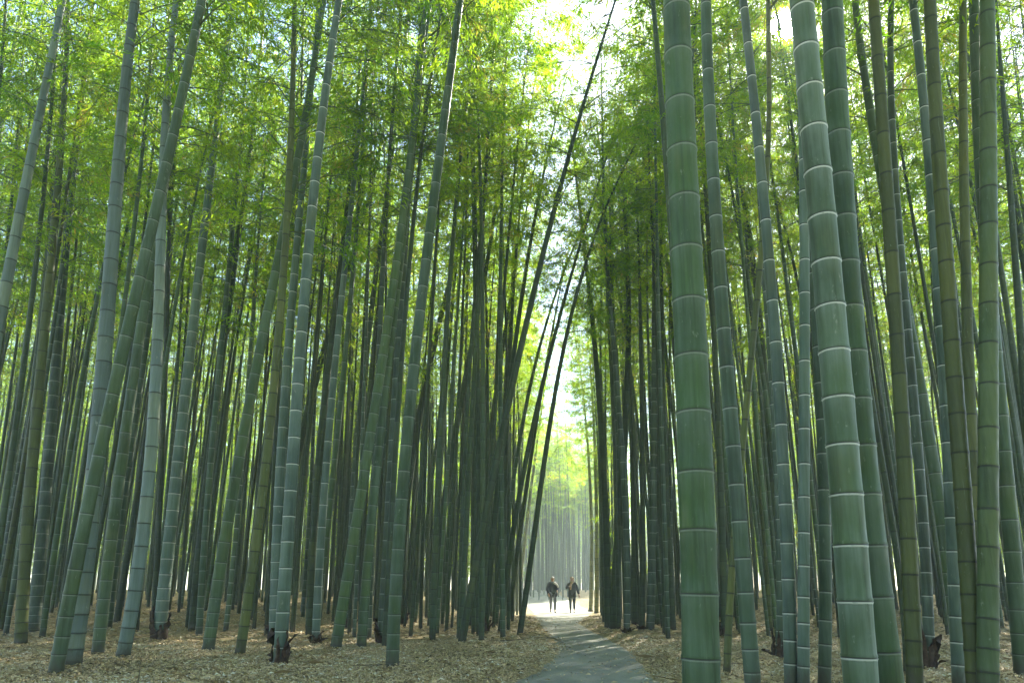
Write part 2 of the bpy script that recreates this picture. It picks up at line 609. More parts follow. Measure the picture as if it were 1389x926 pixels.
# old culm sheaths round a stem's foot
def sheath_mesh(seed, r, size):
    g = np.random.default_rng(seed)
    v, q = [], []
    for k in range(10):
        a = k / 10 * 6.283 + g.normal(0, 0.3)
        hgt = size * g.uniform(0.3, 1.3)
        wd = g.uniform(0.35, 0.7)
        lean = g.uniform(0.0, 0.22) if k % 4 else g.uniform(0.3, 0.9)
        z0 = g.uniform(0.0, 0.12) * size
        b0 = len(v)
        ns = 6
        for j in range(ns + 1):
            t = j / ns
            ww = wd * (1 - t) ** 0.7 * (1 + 0.25 * math.sin(j * 2 + k))
            rad = r * 1.12 + 0.008 + lean * 0.16 * t ** 1.8
            z = z0 + hgt * t * (1 - 0.25 * lean * t) - 0.02 * (j == 0)
            for sgn in (-1, 0, 1):
                an = a + sgn * ww
                rq = rad + 0.012 * (sgn == 0) + 0.03 * t * g.normal()
                v.append((rq * math.cos(an), rq * math.sin(an), z + g.normal(0, 0.008)))
        for j in range(ns):
            for c in range(2):
                i0 = b0 + j * 3 + c
                q.append((i0, i0 + 1, i0 + 4, i0 + 3))
    v = np.array(v)
    n = len(v)
    inner = v.copy()
    rr = np.hypot(v[:, 0], v[:, 1])[:, None]
    inner[:, :2] *= (rr - 0.006) / rr
    q = np.array(q)
    return mesh_np("base_sheath", np.concatenate([v, inner]), np.concatenate([q, q[:, ::-1] + n]), mat=M_SHEATH)


# ------------------------------------------------------------------ the stems that stand out in the photograph
ST = {  # base colour of the stem and how waxy it is
    "blue": ((0.056, 0.100, 0.074), 0.95),
    "steel": ((0.118, 0.158, 0.142), 0.21),
    "teal": ((0.034, 0.070, 0.028), 0.54),
    "green": ((0.042, 0.080, 0.018), 0.45),
    "ringed": ((0.052, 0.078, 0.026), 0.14),
    "leafgreen": ((0.022, 0.056, 0.005), 0.45),
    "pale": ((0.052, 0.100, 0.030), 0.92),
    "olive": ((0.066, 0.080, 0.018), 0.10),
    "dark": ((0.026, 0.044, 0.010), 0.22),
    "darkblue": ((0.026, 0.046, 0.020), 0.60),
    "sunlit_gold": ((0.20, 0.20, 0.075), 0.25),  # sunlight on these stems is put into their base colour
}
# style, width px, at row, stem points from the foot up (px of the 1389x926 photograph), sheath size, label
HERO = [
 ("green", 16.5, 700, [(75, 916), (115, 706), (137, 600), (169, 476), (208, 300), (243, 141), (271, 18)], 0, "thick green bamboo leaning right, frontmost at the far left"),
 ("steel", 17.5, 405, [(97, 903), (116, 776), (132, 600), (145, 430), (153, 300), (166, 170), (178, 60), (182, 0)], 0, "stout pale blue bamboo with dark rings at far left"),
 ("green", 14, 680, [(132, 889), (155, 706), (167, 635), (183, 469), (197, 406), (211, 318), (235, 200), (262, 40)], 0, "dark green bamboo crossing behind the thick green leaning stem"),
 ("steel", 15, 600, [(166, 893), (183, 811), (201, 670), (206, 599), (211, 476), (217, 370), (225, 176), (237, 18)], 0, "grey-green bamboo with thin dark rings and a brown foot"),
 ("blue", 15, 700, [(215, 868), (218, 829), (232, 723), (246, 582), (259, 458), (271, 370), (282, 264), (296, 158), (316, 0)], 0.42, "white-ringed blue bamboo wrapped in a pointed dark sheath"),
 ("steel", 12, 300, [(-78, 885), (0, 427), (25, 307), (53, 158), (74, 53), (86, 0)], 0, "pale blue bamboo slanting in from the left edge"),
 ("steel", 10, 120, [(-82, 850), (-40, 430), (0, 197), (14, 106), (28, 0)], 0, "pale stem cutting across the upper left corner"),
 ("olive", 13, 600, [(28, 875), (39, 706), (46, 600), (56, 476), (67, 370), (76, 300), (84, 176), (92, 0)], 0, "greyish olive bamboo with dark rings, foot left of the dark ringed pair"),
 ("darkblue", 13, 600, [(45, 856), (56, 758), (67, 618), (74, 511), (81, 406), (93, 300), (109, 176), (139, 0)], 0, "dark bamboo ladder-marked with white rings at far left"),
 ("darkblue", 8, 600, [(6, 826), (14, 706), (21, 600), (28, 511), (37, 458), (46, 370), (56, 290), (78, 120)], 0, "slim blue ringed bamboo hugging the left edge"),
 ("green", 7, 700, [(9, 848), (25, 741), (36, 660), (50, 560), (63, 450), (84, 300)], 0, "thin green stem leaning in front of the slim blue edge bamboo"),
 ("teal", 9, 650, [(146, 852), (162, 706), (176, 618), (197, 494), (215, 340), (240, 180)], 0, "slender teal bamboo between two green leaning stems"),
 ("dark", 8, 700, [(158, 844), (176, 758), (190, 653), (215, 450), (238, 300)], 0, "thin dark stem slanting behind the brown-footed grey bamboo"),
 ("dark", 9, 700, [(260, 856), (271, 741), (282, 635), (296, 529), (306, 441), (320, 353), (342, 180), (356, 40)], 0, "dark green bamboo right of the sheath-wrapped blue stem"),
 ("teal", 8, 700, [(270, 862), (278, 706), (287, 618), (300, 480), (312, 350), (325, 200), (336, 60)], 0, "slim bluish stem touching a dark green one on its left"),
 ("green", 15, 800, [(282, 884), (299, 741), (317, 653), (334, 592), (353, 476), (367, 399), (388, 300), (405, 200), (432, 50)], 0, "green bamboo leaning right with faint pale rings low down"),
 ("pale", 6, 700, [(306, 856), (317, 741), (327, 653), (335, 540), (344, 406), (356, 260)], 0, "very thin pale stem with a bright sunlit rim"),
 ("olive", 12, 700, [(325, 888), (346, 741), (360, 635), (370, 529), (381, 423), (391, 300), (393, 176), (400, 0)], 0, "olive bamboo left of the blue twin stems"),
 ("blue", 13, 700, [(372, 874), (376, 758), (381, 635), (390, 476), (397, 388), (406, 300), (414, 211), (423, 123), (432, 0)], 0.25, "rear one of the blue white-ringed twin stems"),
 ("blue", 16, 700, [(379, 902), (381, 885), (386, 776), (393, 688), (400, 600), (407, 476), (414, 388), (421, 300), (432, 211), (444, 106), (460, 0)], 0.27, "front one of the blue twins with ragged brown sheath at its foot"),
 ("blue", 10, 700, [(428, 874), (434, 758), (441, 653), (445, 600), (460, 441), (472, 320), (481, 229), (492, 141), (504, 0)], 0.14, "slender blue white-ringed bamboo right of the twins"),
 ("dark", 10, 700, [(420, 862), (425, 741), (432, 618), (441, 530), (455, 420), (470, 290), (486, 120)], 0, "dark smooth bamboo just behind the slender blue one"),
 ("dark", 8, 450, [(386, 842), (398, 660), (409, 564), (438, 480), (465, 416), (490, 310), (508, 211), (529, 106)], 0, "dark stem slanting diagonally across its upright neighbours"),
 ("green", 14, 700, [(455, 880), (469, 769), (483, 699), (501, 605), (515, 529), (529, 423), (543, 320), (555, 211), (566, 123), (578, 0)], 0, "green bamboo leaning right that turns pale grey higher up"),
 ("darkblue", 9, 700, [(474, 852), (476, 723), (483, 615), (492, 529), (499, 458), (508, 388), (518, 318), (536, 170), (552, 40)], 0.3, "slim white-ringed stem in black sheath behind the leaning green one"),
 ("green", 12, 700, [(490, 879), (497, 794), (508, 670), (514, 605), (522, 529), (535, 430), (550, 300), (566, 150)], 0, "plain olive green bamboo with a brown mossy foot"),
 ("darkblue", 13, 700, [(518, 874), (525, 741), (531, 653), (534, 605), (539, 511), (543, 406), (550, 310), (560, 190), (572, 20)], 0.28, "blue ringed bamboo with dark sheath behind the smooth green one"),
 ("leafgreen", 16, 700, [(532, 905), (538, 776), (546, 653), (552, 600), (559, 529), (566, 458), (573, 388), (583, 318), (596, 211), (610, 106), (624, 0)], 0, "smooth green bamboo standing foremost in the left-hand open ground"),
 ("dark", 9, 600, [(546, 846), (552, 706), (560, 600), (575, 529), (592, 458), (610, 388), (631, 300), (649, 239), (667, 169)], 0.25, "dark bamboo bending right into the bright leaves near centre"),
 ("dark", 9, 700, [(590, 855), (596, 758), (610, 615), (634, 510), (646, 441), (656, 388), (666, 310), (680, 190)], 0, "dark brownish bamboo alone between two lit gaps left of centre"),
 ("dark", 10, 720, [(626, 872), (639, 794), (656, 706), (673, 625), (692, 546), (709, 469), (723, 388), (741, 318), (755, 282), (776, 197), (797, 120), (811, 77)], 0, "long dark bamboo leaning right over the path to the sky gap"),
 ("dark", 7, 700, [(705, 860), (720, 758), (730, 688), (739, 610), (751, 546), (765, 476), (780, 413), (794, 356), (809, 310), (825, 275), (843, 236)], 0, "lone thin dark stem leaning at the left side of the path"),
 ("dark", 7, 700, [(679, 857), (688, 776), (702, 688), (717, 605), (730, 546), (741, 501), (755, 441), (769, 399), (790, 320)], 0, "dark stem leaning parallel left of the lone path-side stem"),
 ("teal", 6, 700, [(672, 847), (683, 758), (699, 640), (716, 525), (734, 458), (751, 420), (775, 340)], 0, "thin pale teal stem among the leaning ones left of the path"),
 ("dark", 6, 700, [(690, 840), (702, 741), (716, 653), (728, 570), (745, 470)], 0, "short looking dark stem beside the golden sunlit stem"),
 ("sunlit_gold", 8, 720, [(701, 828), (709, 741), (720, 670), (732, 580), (745, 480)], 0, "golden sunlit bamboo on the left beyond the shade"),
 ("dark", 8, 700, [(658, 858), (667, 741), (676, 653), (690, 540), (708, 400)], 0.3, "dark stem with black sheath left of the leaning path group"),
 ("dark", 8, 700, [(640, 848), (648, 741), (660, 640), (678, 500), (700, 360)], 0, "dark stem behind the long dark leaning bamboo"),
 # right of the path
 ("leafgreen", 47, 700, [(952, 1000), (947.5, 926), (945, 700), (943, 600), (940, 511), (932, 370), (928.5, 300), (923, 176), (917.5, 0)], 0, "thickest deep green bamboo, nearest the camera, tan rings"),
 ("teal", 20, 776, [(1023, 948), (1021, 924), (1009, 776), (1000, 670), (993, 599), (986, 494), (977, 388), (970, 299), (965, 176), (957, 0)], 0, "blue-green bamboo just right of the thickest stem"),
 ("olive", 9, 800, [(986, 914), (994, 790), (1000, 680), (1008, 582), (1020, 476), (1031, 370), (1037, 290), (1043, 106)], 0, "thin olive bamboo slanting right behind the blue-green one"),
 ("blue", 16, 776, [(1073, 936), (1072, 924), (1069, 776), (1064, 670), (1060, 599), (1055, 511), (1050, 423), (1039, 310), (1028, 194), (1016, 70), (1008, 0)], 0, "pale blue white-ringed bamboo curving left toward its top"),
 ("blue", 14.5, 776, [(1090, 938), (1090, 924), (1090, 776), (1091, 600), (1091, 511), (1091, 300), (1090, 230), (1087, 100)], 0, "straight slate blue ringed bamboo left of the bright thick pair"),
 ("teal", 16, 850, [(1118, 936), (1118, 924), (1120, 776), (1117, 635), (1111, 511), (1106, 406), (1102, 335), (1092, 200)], 0, "blue-green bamboo half hidden behind the bright thick pair"),
 ("pale", 42, 776, [(1172, 982), (1166, 924), (1159, 776), (1150, 706), (1143, 618), (1132, 494), (1124, 388), (1116, 299), (1106, 194), (1097, 116), (1092, 53), (1087, 0)], 0, "bright thick bamboo with bold white rings, sun at its top"),
 ("leafgreen", 37, 734, [(1211, 972), (1204, 924), (1181, 734), (1170, 600), (1163, 546), (1155, 458), (1148, 370), (1143, 299), (1138, 176), (1133, 88), (1128, 0)], 0, "thick plain green bamboo right behind the bold white-ringed one"),
 ("olive", 19, 700, [(1242, 944), (1241, 924), (1236, 776), (1229, 670), (1224, 599), (1219, 494), (1212, 388), (1206, 299), (1199, 176), (1190, 88), (1185, 0)], 0, "olive bamboo with dark rings right of the thick pair"),
 ("darkblue", 13, 800, [(1261, 908), (1257, 811), (1252, 706), (1247, 610), (1236, 500), (1225, 400), (1217, 307), (1213, 229), (1211, 106), (1208, 0)], 0.3, "dark white-edged ringed bamboo in black sheath, right side"),
 ("green", 14, 550, [(1302, 900), (1287, 776), (1278, 690), (1263, 610), (1249, 539), (1235, 458), (1215, 340), (1192, 229), (1175, 106), (1159, 0)], 0, "green bamboo slanting left across the right-hand stand"),
 ("blue", 15, 776, [(1301, 936), (1300, 924), (1296, 811), (1291, 706), (1287, 618), (1280, 529), (1276, 441), (1271, 370), (1267, 300), (1259, 194), (1249, 106), (1238, 0)], 0, "slender pale blue bamboo beside the thick olive one, right side"),
 ("olive", 21, 740, [(1325, 950), (1323, 924), (1315, 776), (1307, 688), (1301, 600), (1291, 476), (1284, 370), (1280, 299), (1271, 176), (1266, 88), (1261, 0)], 0, "thick olive bamboo with neat dark rings near right edge"),
 ("olive", 13, 500, [(1334, 918), (1328, 800), (1321, 670), (1317, 599), (1314, 494), (1311, 388), (1308, 299), (1307, 141), (1306, 0)], 0, "upright pale olive bamboo between two thicker ringed stems"),
 ("ringed", 23, 600, [(1340, 952), (1340, 924), (1340, 776), (1341, 600), (1340, 511), (1341, 370), (1341, 299), (1340, 141), (1339, 0)], 0, "dead straight thick green bamboo with dark rings near right edge"),
 ("green", 19, 700, [(1388, 918), (1379, 776), (1366, 670), (1358, 595), (1350, 500), (1342, 390), (1334, 260), (1324, 100)], 0, "smooth green bamboo leaning left at the right edge"),
 ("dark", 8, 229, [(1442, 858), (1410, 500), (1384, 299), (1368, 229), (1354, 141), (1338, 20)], 0, "thin dark stem entering from the right edge high up"),
 ("dark", 9, 450, [(1412, 880), (1398, 650), (1382, 406), (1372, 300), (1360, 120)], 0, "dark stem slipping in along the right edge"),
 ("dark", 7, 650, [(1230, 915), (1226, 811), (1206, 706), (1197, 618), (1182, 540), (1168, 430)], 0, "thin dark crooked stem right beside the thick plain green one"),
 ("dark", 7, 450, [(983, 862), (980, 740), (975, 600), (968, 450), (962, 317), (953, 211), (940, 28)], 0.3, "thin dark stem peeping out right of the thickest one"),
 ("dark", 8, 450, [(1054, 852), (1050, 760), (1044, 617), (1041, 546), (1036, 441), (1014, 324), (1006, 246), (992, 158), (969, 42)], 0, "thin dark stem curving left behind the curved pale blue one"),
 ("darkblue", 9, 750, [(1057, 893), (1058, 811), (1057, 706), (1052, 600), (1044, 470), (1034, 320)], 0.3, "slim ringed stem in black sheath left of the curved blue one"),
 ("sunlit_gold", 8, 720, [(801, 829), (803, 706), (796, 600), (787, 500)], 0.1, "pale yellow sunlit bamboo right of the walkers"),
 ("sunlit_gold", 7, 720, [(809, 831), (810, 706), (806, 600), (800, 480)], 0, "second pale sunlit bamboo right of the walkers"),
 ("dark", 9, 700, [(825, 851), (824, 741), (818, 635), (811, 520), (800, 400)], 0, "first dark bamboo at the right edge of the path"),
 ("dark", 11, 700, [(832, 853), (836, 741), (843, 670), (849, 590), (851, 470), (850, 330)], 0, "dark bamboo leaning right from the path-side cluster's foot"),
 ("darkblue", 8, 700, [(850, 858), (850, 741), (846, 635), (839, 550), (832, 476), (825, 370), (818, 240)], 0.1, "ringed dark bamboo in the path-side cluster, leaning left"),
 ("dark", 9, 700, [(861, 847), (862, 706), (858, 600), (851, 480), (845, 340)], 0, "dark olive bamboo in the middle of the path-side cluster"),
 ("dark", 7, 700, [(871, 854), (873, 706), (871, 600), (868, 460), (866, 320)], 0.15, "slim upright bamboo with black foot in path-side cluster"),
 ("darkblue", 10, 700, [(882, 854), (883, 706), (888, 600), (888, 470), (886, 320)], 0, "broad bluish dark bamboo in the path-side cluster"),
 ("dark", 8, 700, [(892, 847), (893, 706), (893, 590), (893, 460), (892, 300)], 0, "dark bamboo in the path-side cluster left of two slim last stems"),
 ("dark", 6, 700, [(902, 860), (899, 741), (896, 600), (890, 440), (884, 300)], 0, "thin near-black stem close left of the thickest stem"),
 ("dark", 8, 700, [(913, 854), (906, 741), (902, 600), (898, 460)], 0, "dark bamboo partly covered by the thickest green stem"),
]

SUN_PX = (1068, 33)
# internode length in decimetres for the nearest stems, read off the photograph
SPACING = {i: v for i, h in enumerate(HERO) for k, v in (("thickest deep", 3.45), ("bright thick bamboo", 2.95), ("thick plain green", 3.1)) if h[5].startswith(k)}
hero_info = []


def sun_clear(P, h0, H):
    """true if the crown would hang in the line of sight to the sun"""
    d = ray(*SUN_PX)
    d = d / np.linalg.norm(d)
    for p in P(np.linspace(h0 - 0.5, H, 12)):
        v = np.asarray(p) - np.array([0, 0, EYE])
        if np.linalg.norm(v - d * v.dot(d)) < 0.25:
            return True
    return False


for hi, (style, w, yw, pts, sheath, label) in enumerate(HERO):
    bx, by = pts[0]
    B, _ = ground_hit(bx, by)
    B[2] = terrain(B[0], B[1])
    X, Z = [B[0]], [B[2]]
    for (x, y) in pts[1:]:
        d = ray(x, y)
        t = B[1] / d[1]
        X.append(d[0] * t)
        Z.append(EYE + d[2] * t)
    X, Z = np.array(X) - B[0], np.array(Z) - B[2]
    deg = 3 if len(X) > 5 else 2
    wts = np.ones(len(X))
    wts[0] = 6
    co = np.polyfit(Z, X, deg, w=wts)
    co[-1] = 0.0
    zmax = Z.max()
    slope = np.polyval(np.polyder(co), zmax)
    slope = max(-0.5, min(0.5, slope))
    rr = random.Random(hi)
    H = rr.uniform(11.5, 14.2)
    if style == "sunlit_gold":
        H = 12.5
    if zmax > H - 2:
        H = zmax + rr.uniform(2, 3)
    bend = (0.012 if slope > 0 else -0.012) * rr.uniform(0.2, 0.7) * (0 if bx > 800 else 1)
    ybend = rr.uniform(-0.008, 0.012)

    def P(h, co=co, zmax=zmax, slope=slope, bend=bend, ybend=ybend):
        h = np.asarray(h, float)
        hc = np.clip(h, -0.2, zmax)
        e = np.maximum(h - zmax, 0)
        return np.stack([np.polyval(co, hc) + slope * e + bend * e * e, ybend * e * e, h], 1)

    # width -> diameter at the row where it was read
    iy = ray(bx, yw)
    t = B[1] / iy[1]
    zc = t
    hr = EYE + iy[2] * t - B[2]
    r_at = w / F * zc / 2
    r0 = r_at / (1 - 0.86 * min(0.7, max(0, hr / H)) ** 1.5)
    r0 = min(r0, 0.105)
    sides = 40 if zc < 5 else 22 if zc < 9 else 14
    root = bpy.data.objects.new("bamboo", None)
    COL.objects.link(root)
    root.location = B
    root.empty_display_size = 0.2
    tag(root, label, "bamboo", "bamboo stems of the grove")
    v, q, at = culm_arrays(P, H, r0, sides, hi, SPACING.get(hi, rr.uniform(0.9, 1.1)))
    colr, wax = ST[style]
    j = rr.uniform(0.9, 1.12)
    obj("culm", mesh_np("culm", v, q, mat=M_CULM, attrs=at), root, (colr[0] * j, colr[1] * j, colr[2] * j, wax))
    h0 = rr.uniform(5.6, 7.0)
    if not sun_clear(P, h0, H):
        place_crown(root, lambda h: P(h), h0, H, rr.randrange(5), rr.uniform(0, 6.28))
    if sheath:
        obj("base_sheath", sheath_mesh(hi, r0, sheath), root)
    hero_info.append((bx, B, zc, r0, label))

# ------------------------------------------------------------------ the stems behind them
VAR = []
NV = 7
for k in range(NV + 3):
    rr = random.Random(900 + k)
    H = rr.uniform(13.0, 15.5) if k < NV else rr.uniform(13.5, 16.0)
    b1, b2 = rr.uniform(-0.15, 0.2), rr.uniform(0.2, 0.9)
    az = rr.uniform(0, 6.28)

    def P(h, b1=b1, b2=b2, H=H, az=az):
        t = np.clip(np.asarray(h, float) / H, -0.02, 1.05)
        s = b1 * t + b2 * np.maximum(t, 0) ** 2.6
        return np.stack([s * math.cos(az), s * math.sin(az), t * H], 1)

    v, q, at = culm_arrays(P, H, 0.046, 9, 50 + k)
    h0 = rr.uniform(6.6, 8.2) if k < NV else rr.uniform(1.0, 1.8)

    def ax(t, P=P, h0=h0, H=H):
        return P(np.array([h0 + (H * 0.99 - h0) * t]))[0]

    a = crown_arrays(200 + k, ax, H - h0, (1.02 if k % 2 == 0 else 0.40) if k < NV else 0.8)
    VAR.append((mesh_np("culm", v, q, mat=M_CULM, attrs=at),
                crown_mesh(a), P, h0, H))

taken = [(i[1][0], i[1][1]) for i in hero_info]
cells = {}


def near(x, y, dmin):
    for (a, b) in cells.get((int(x // 1), int(y // 1)), ()):  # coarse cell + neighbours
        pass
    cx, cy = int(math.floor(x)), int(math.floor(y))
    for ix in (cx - 1, cx, cx + 1):
        for iy in (cy - 1, cy, cy + 1):
            for (a, b) in cells.get((ix, iy), ()):
                if (a - x) ** 2 + (b - y) ** 2 < dmin * dmin:
                    return True
    return False


def put(x, y):
    cells.setdefault((int(math.floor(x)), int(math.floor(y))), []).append((x, y))


for (x, y) in taken:
    put(x, y)


def open_ground(x, y):
    """the path, the bright clearing beyond the walkers and the view down the path stay clear"""
    d = abs(x - path_x(y))
    if d < path_w(y) + 0.45 + 0.03 * y and y < 50:
        return True
    if y > 14 and 0.018 < x / y < 0.122 and y < 47:
        return True
    if ((x - 9.5) / 5.0) ** 2 + ((y - 53) / 9.5) ** 2 < 1:
        return True
    if ((x - 5.0) / 4.5) ** 2 + ((y - 41) / 7.5) ** 2 < 1:
        return True
    return False


def lean_for(x, rr):
    """stems lean a little towards the path's light"""
    k = -1 if x > path_x(10) else 1
    return k * rr.gauss(0.022, 0.022), rr.gauss(0.0, 0.02)


N_FILL = 297 - len(HERO)
fill = []
rr = random.Random(5)
cand = []
for _ in range(9000):
    y = math.sqrt(rr.uniform(8.6 ** 2, 27 ** 2))
    x = rr.uniform(-0.86, 0.86) * y
    cand.append((x, y))
pts_far = []
for (x, y) in sorted(cand, key=lambda c: c[1] + rr.uniform(0, 2.5)):
    if open_ground(x, y) or near(x, y, 0.72):
        continue
    px, py, zc = project((x, y, terrain(x, y)))
    if len(fill) < N_FILL and -20 < px < 1409:
        # not in the open litter in front of the left-hand stand
        if py > 868:
            continue
        fill.append((x, y))
        put(x, y)
    elif y > 10:
        pts_far.append((x, y))
        put(x, y)
print("fill", len(fill), "depth max", max(f[1] for f in fill))

ORD = ["first", "second", "third", "fourth", "fifth", "sixth", "seventh", "eighth", "ninth", "tenth", "eleventh", "twelfth", "thirteenth", "fourteenth", "fifteenth"]
vis = [h for h in hero_info if 0 <= h[0] <= 1389]
by_hero = {}
for i, (x, y) in enumerate(fill):
    px = project((x, y, terrain(x, y)))[0]
    hk = min(range(len(vis)), key=lambda k: abs(vis[k][0] - px))
    side = "left" if px < vis[hk][0] else "right"
    by_hero.setdefault((hk, side), []).append((abs(px - vis[hk][0]), i))
labels = {}
for (hk, side), lst in by_hero.items():
    for n, (_, i) in enumerate(sorted(lst)):
        nm = vis[hk][4].split(",")[0]
        words = nm.split()
        nm = " ".join(words[:9])
        labels[i] = f"{ORD[n]} background stem {side} of {nm}"

SRC = {}
for i, (x, y) in enumerate(fill):
    k = i % NV
    ppx = project((x, y, 0.0))[0]
    if 900 < ppx < 1230 and y < 15:
        k = (0, 2, 4, 6)[i % 4]
    cu, fo, P, h0, H = VAR[k]
    root = bpy.data.objects.new("bamboo", None)
    COL.objects.link(root)
    lx, ly = lean_for(x, rr)
    s = rr.uniform(0.88, 1.12)
    root.location = (x, y, terrain(x, y))
    E = Matrix.Rotation(math.atan(lx), 4, "Y") @ Matrix.Rotation(-math.atan(ly), 4, "X") @ Matrix.Rotation(rr.uniform(0, 6.28), 4, "Z")
    root.rotation_euler = E.to_euler()
    fat = rr.uniform(0.72, 1.1)
    root.scale = (s * fat, s * fat, s)
    root.empty_display_size = 0.2
    tag(root, labels[i], "bamboo", "bamboo stems of the grove")
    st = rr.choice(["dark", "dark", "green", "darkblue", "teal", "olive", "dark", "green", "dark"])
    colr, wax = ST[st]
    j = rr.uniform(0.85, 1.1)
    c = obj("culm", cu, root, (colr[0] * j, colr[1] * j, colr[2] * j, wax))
    f = obj("crown", fo, root)
    f["kind"] = "stuff"
    SRC.setdefault(k, (c, f))
    PW_ = lambda h, P=P, E=E, s=s, x=x, y=y: np.array([list(E @ Vector(p * s) + Vector((x, y, terrain(x, y)))) for p in P(h)])
    if sun_clear(PW_, h0, H):
        if f not in SRC[k]:
            bpy.data.objects.remove(f)

YOUNG = [((0.55, 46.0), "leafy young bamboo at the left end of the sunlit clearing"),
         ((7.4, 50.5), "leafy young bamboo at the right end of the sunlit clearing"),
         ((-3.2, 40.5), "leafy young bamboo glowing between stems left of the path")]
for n, ((x, y), lab) in enumerate(YOUNG):
    cu, fo, P, h0, H = VAR[NV + n]
    root = bpy.data.objects.new("bamboo", None)
    COL.objects.link(root)
    root.location = (x, y, terrain(x, y))
    root.empty_display_size = 0.2
    tag(root, lab, "bamboo", "bamboo stems of the grove")
    c = obj("culm", cu, root, (0.05, 0.08, 0.025, 0.3))
    f = obj("crown", fo, root)
    f["kind"] = "stuff"
    SRC[NV + n] = (c, f)
    put(x, y)

# the rest of the grove, beyond counting: thin and sunlit behind, with a leafy far edge
LOW = set()
for _ in range(40000):
    y = math.sqrt(rr.uniform(20 ** 2, 112 ** 2))
    x = rr.uniform(-0.95, 0.95) * y
    mid = -0.02 < x / y < 0.16
    if y > 70 and not mid:
        continue
    gap = (0.68 if y < 33 else 1.4) if not mid else (2.0 if y < 46 else 0.8 if y < 88 else 1.2)
    if open_ground(x, y) or near(x, y, min(gap, 1.0)):
        continue
    if y < max(f[1] for f in fill) - 1 and abs(x / y) < 0.74:
        continue
    if gap > 1 and any((a - x) ** 2 + (b - y) ** 2 < gap * gap for ix in range(-2, 3) for iy in range(-2, 3) for (a, b) in cells.get((int(math.floor(x)) + ix, int(math.floor(y)) + iy), ())):
        continue
    if (y > 88) if mid else (y > 33 + 3 * math.sin(x)):
        LOW.add((x, y))
    pts_far.append((x, y))
    put(x, y)
LEANERS = {}
for k in range(40):    # stems arching over the path from both sides
    y = 11.0 + k * 0.8 + rr.uniform(-0.4, 0.4)
    sg = 1 if k % 2 else -1
    if y < 14:
        x = path_x(y) + sg * (path_w(y) + 0.9 + rr.uniform(0, 0.9))
    else:
        x = y * 0.122 + rr.uniform(0.15, 1.2) if sg > 0 else y * 0.018 - rr.uniform(0.1, 1.0)
    if near(x, y, 0.3):
        continue
    pts_far.append((x, y))
    put(x, y)
    LEANERS[(x, y)] = -sg * rr.uniform(0.02, 0.10)
DENSE = set()
for k in range(20):    # and, further on, leaning right over the clearing
    y = 24 + k * 0.7 + rr.uniform(-0.3, 0.3)
    sg = 1 if k % 2 else -1
    x = y * 0.124 + rr.uniform(0.1, 0.8) if sg > 0 else y * 0.016 - rr.uniform(0.0, 0.7)
    if near(x, y, 0.25):
        continue
    pts_far.append((x, y))
    put(x, y)
    DENSE.add((x, y))
    LEANERS[(x, y)] = -sg * rr.uniform(0.09, 0.19)
for (x, y, l) in [(2.40, 8.9, -0.13), (2.85, 10.6, -0.12), (3.45, 12.4, -0.15), (2.62, 9.9, -0.17), (2.2, 8.3, -0.10), (-1.25, 11.0, 0.13), (-0.6, 12.6, 0.12), (-1.75, 9.7, 0.15), (-0.2, 14.2, 0.10), (-0.9, 11.9, 0.16)]:
    pts_far.append((x, y))
    put(x, y)
    if x < 0 or y < 10.7 or y > 12:
        DENSE.add((x, y))
    LEANERS[(x, y)] = l
for _ in range(900):   # beside the frame
    y = rr.uniform(-4, 24)
    x = rr.choice([-1, 1]) * rr.uniform(3.0 + 0.82 * max(y, 0), 7 + 0.95 * max(y, 0))
    if near(x, y, 1.4):
        continue
    pts_far.append((x, y))
    put(x, y)
for _ in range(700):   # unseen stems behind the camera along the path, added to cut sky light
    y = rr.uniform(-34, 1.0)
    x = rr.uniform(-22, 22)
    if abs(x - path_x(y)) < 2.4 or near(x, y, 1.3):
        continue
    if math.hypot(x, y) < 2.6 or y > -1.5 and abs(x) < 3.5:
        continue
    pts_far.append((x, y))
    put(x, y)
keep = []
sd = ray(*SUN_PX)
sd /= np.linalg.norm(sd)
for (x, y) in pts_far:
    c = np.array([x, y, 0.0])
    t = max(0.0, y / sd[1])
    p = sd * t + np.array([0, 0, EYE])
    if 6 < p[2] < 15 and abs(p[0] - x) < 0.35:
        continue
    keep.append((x, y))
pts_far = keep
print("rest of the grove", len(pts_far), len(LOW))

order = sorted(SRC, reverse=False)
pm = bpy.data.meshes.new("background_bamboo")
pm.from_pydata([(x, y, terrain(x, y) - 0.02) for x, y in pts_far], [], [])
ar = pm.attributes.new("lean", "FLOAT_VECTOR", "POINT")
asz = pm.attributes.new("size", "FLOAT", "POINT")
av = pm.attributes.new("kind_index", "INT", "POINT")
for i, (x, y) in enumerate(pts_far):
    lx, ly = lean_for(x, rr)
    lx = LEANERS.get((x, y), lx)
    E = (Matrix.Rotation(math.atan(lx), 4, "Y") @ Matrix.Rotation(-math.atan(ly), 4, "X") @ Matrix.Rotation(rr.uniform(0, 6.28), 4, "Z")).to_euler()
    ar.data[i].vector = E
    asz.data[i].value = rr.uniform(0.85, 1.12)
    av.data[i].value = order.index(NV + rr.randrange(3) if (x, y) in LOW else rr.choice([1, 3, 5]) if 18 < y < 36 and (x, y) not in LEANERS else rr.choice([0, 2, 4, 6]) if (x, y) in DENSE else rr.choice([1, 3, 5, 2]) if (x, y) in LEANERS else rr.randrange(NV))
bg = obj("background_bamboo", pm, None, (0.034, 0.056, 0.016, 0.3))
tag(bg, "dense mass of bamboo stems and leaves filling the grove behind", "bamboo grove", None, "stuff")
ng = bpy.data.node_groups.new("grove_scatter", "GeometryNodeTree")
ng.interface.new_socket("Geometry", in_out="INPUT", socket_type="NodeSocketGeometry")
ng.interface.new_socket("Geometry", in_out="OUTPUT", socket_type="NodeSocketGeometry")
